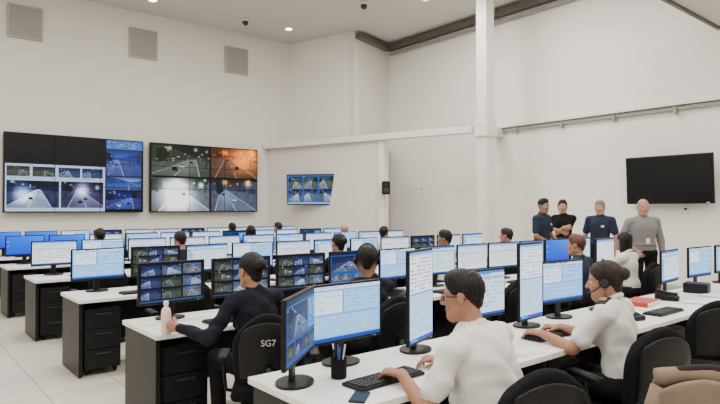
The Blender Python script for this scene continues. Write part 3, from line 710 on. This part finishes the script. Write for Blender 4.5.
# foreground people
man_h=[(V3(.16,.45,.80),V3(-.5,1,-.05),V3(0,0,-1)),(V3(-.24,.42,.81),V3(.1,1,-.05),V3(0,0,-1))]
person('seated_man_white_shirt',(2.24,1.65,0),math.radians(8),lean=.36,hands=man_h,hyaw=math.radians(22),hpitch=-.10,hair='short',hc='black',sk='tan',top='white',sleeve='short',w=1.3,h=.0055,acc=('glasses',),hz=.015,belly=.04)
wom_h=[(V3(.12,.46,.805),V3(-.25,1,-.05),V3(0,0,-1)),(V3(-.16,.46,.805),V3(.2,1,-.05),V3(0,0,-1))]
person('seated_woman_with_headset',(3.50,1.70,0),math.radians(6),lean=.17,hands=wom_h,hyaw=math.radians(18),hpitch=-.12,hair='bun',hc='brown',sk='tan',top='white',sleeve='short',w=.93,h=.0055,female=True,acc=('headset','epaulettes'),hz=-.03)
bw=[(V3(.14,.42,.80),V3(-.4,1,-.05),V3(0,0,-1)),(V3(-.46,.30,.81),V3(-.25,1,0),V3(1,.1,0))]
person('seated_woman_dark_sweater',(2.02,3.50,0),math.radians(2),lean=.2,hands=bw,hyaw=math.radians(8),hpitch=-.1,hair='bun',hc='black',sk='tan',top='navy',sleeve='long',w=.97,h=.0065,female=True,grip=(-1,),hz=-.01)
c1=put_chair(2.04,3.42,math.radians(-32))
tc_=bpy.data.curves.new('chair_label','FONT'); tc_.body='SG7'; tc_.size=.055; tc_.extrude=.001; tc_.align_x='CENTER'; tc_.materials.append(mat('worn_label_grey',(.45,.45,.44),.6))
to=bpy.data.objects.new('chair_label',tc_); COLL.objects.link(to); to.parent=c1; to.location=(.0,-.350,.76); to.rotation_euler=(math.radians(84),0,0)
PKL=mat('sanitiser_liquid_pale',(.74,.56,.53),.15)
b=MB(); b.add(lathe([(.030,0),(.034,.006),(.034,.14),(.028,.17),(.014,.185),(.014,.20)],20),PKL,smooth=True); b.add(cyl(.017,.026,16),WP,TR(0,0,.198))
obj('water_bottle',b,(1.525,3.93,DZ))

def seat(nm,x,i,**k):
    y=YF[i]-.70-.40; put_chair(x,y-.02,k.get('yaw',0)); k.setdefault('h',.012 if i<3 else .014); return person(nm,(x,y,0),**k)
seat('seated_operator',3.05,1,hair='short',hc='black',top='navy',sleeve='long',sk='brown',hyaw=-.7,h=.009,acc=('headset',),side=.05)
seat('seated_operator',6.25,1,hair='short',hc='red',top='police',sk='tan',hyaw=.3,side=-.06,lean=.05)
seat('seated_operator',7.45,1,hair='long',hc='black',top='white',female=True,w=.93,hyaw=-.3,htilt=.1)
seat('seated_operator',6.15,2,hair='short',hc='black',top='white',hyaw=.2,sk='brown',lean=.02,yaw=.3)
seat('seated_operator',7.6,2,hair='short',hc='brown',top='black',hyaw=.4,side=.08)
seat('seated_operator',3.15,3,hair='short',hc='black',top='navy',sleeve='long',lean=.2,hpitch=-.2)
seat('seated_operator',6.8,3,hair='short',hc='black',top='white',hyaw=-.8,sk='fair',yaw=-.3)
seat('seated_operator',2.62,4,hair='bun',hc='black',top='navy',female=True,w=.93,side=.05)
seat('seated_operator',5.3,4,hair='long',hc='black',top='black',female=True,w=.93,hyaw=-.5)
seat('seated_operator',7.5,4,hair='bald',hc='grey',top='white',hyaw=-.4,sk='fair')
seat('seated_operator',5.9,5,hair='short',hc='black',top='white',lean=.0)
seat('seated_operator',7.1,5,hair='short',hc='brown',top='blue',hyaw=.4)
seat('seated_operator',4.3,2,hair='bun',hc='black',top='black',female=True,w=.93)
for (x,i) in ((4.6,1),(2.3,2),(3.4,2),(4.5,3),(5.6,3),(3.9,4),(6.4,4),(2.2,5),(3.5,5),(4.7,5),(2.1,3)): put_chair(x,YF[i]-1.12,RN.uniform(-.4,.4))
person('standing_police_officer',(8.5,5.5,0),math.radians(185),pose='stand',lean=.02,side=.03,hands='front',hair='short',hc='black',sk='tan',top='police',bot='navy',w=1.1,h=.010,acc=('badge',),hyaw=-.35,hpitch=-.08,tall=1.09)
person('standing_man_black_shirt',(9.35,5.62,0),math.radians(95),pose='stand',lean=.03,hands='cross',hair='short',hc='brown',sk='fair',top='black',h=.010,hyaw=.5,tall=1.08)
person('standing_police_officer',(9.35,4.95,0),math.radians(100),pose='stand',lean=.04,side=-.03,hands='down',hair='short',hc='grey',sk='fair',top='police',bot='navy',w=1.08,h=.010,acc=('badge',),hyaw=.1,tall=1.06)
person('standing_man_grey_shirt',(8.42,3.80,0),math.radians(140),pose='stand',lean=.0,side=.03,hands='hips',hair='bald',hc='grey',sk='fair',top='grey',sleeve='long',w=1.12,h=.010,tall=1.06,acc=('lanyard',),hyaw=-.2,hpitch=-.08)

cd=bpy.data.cameras.new('camera'); cd.lens=29.0; cd.sensor_width=36; cd.clip_start=.05
co=bpy.data.objects.new('camera',cd); co.location=(0,0,1.6); co.rotation_euler=(math.radians(90.79),0,math.radians(-39.65)); COLL.objects.link(co); SC.camera=co
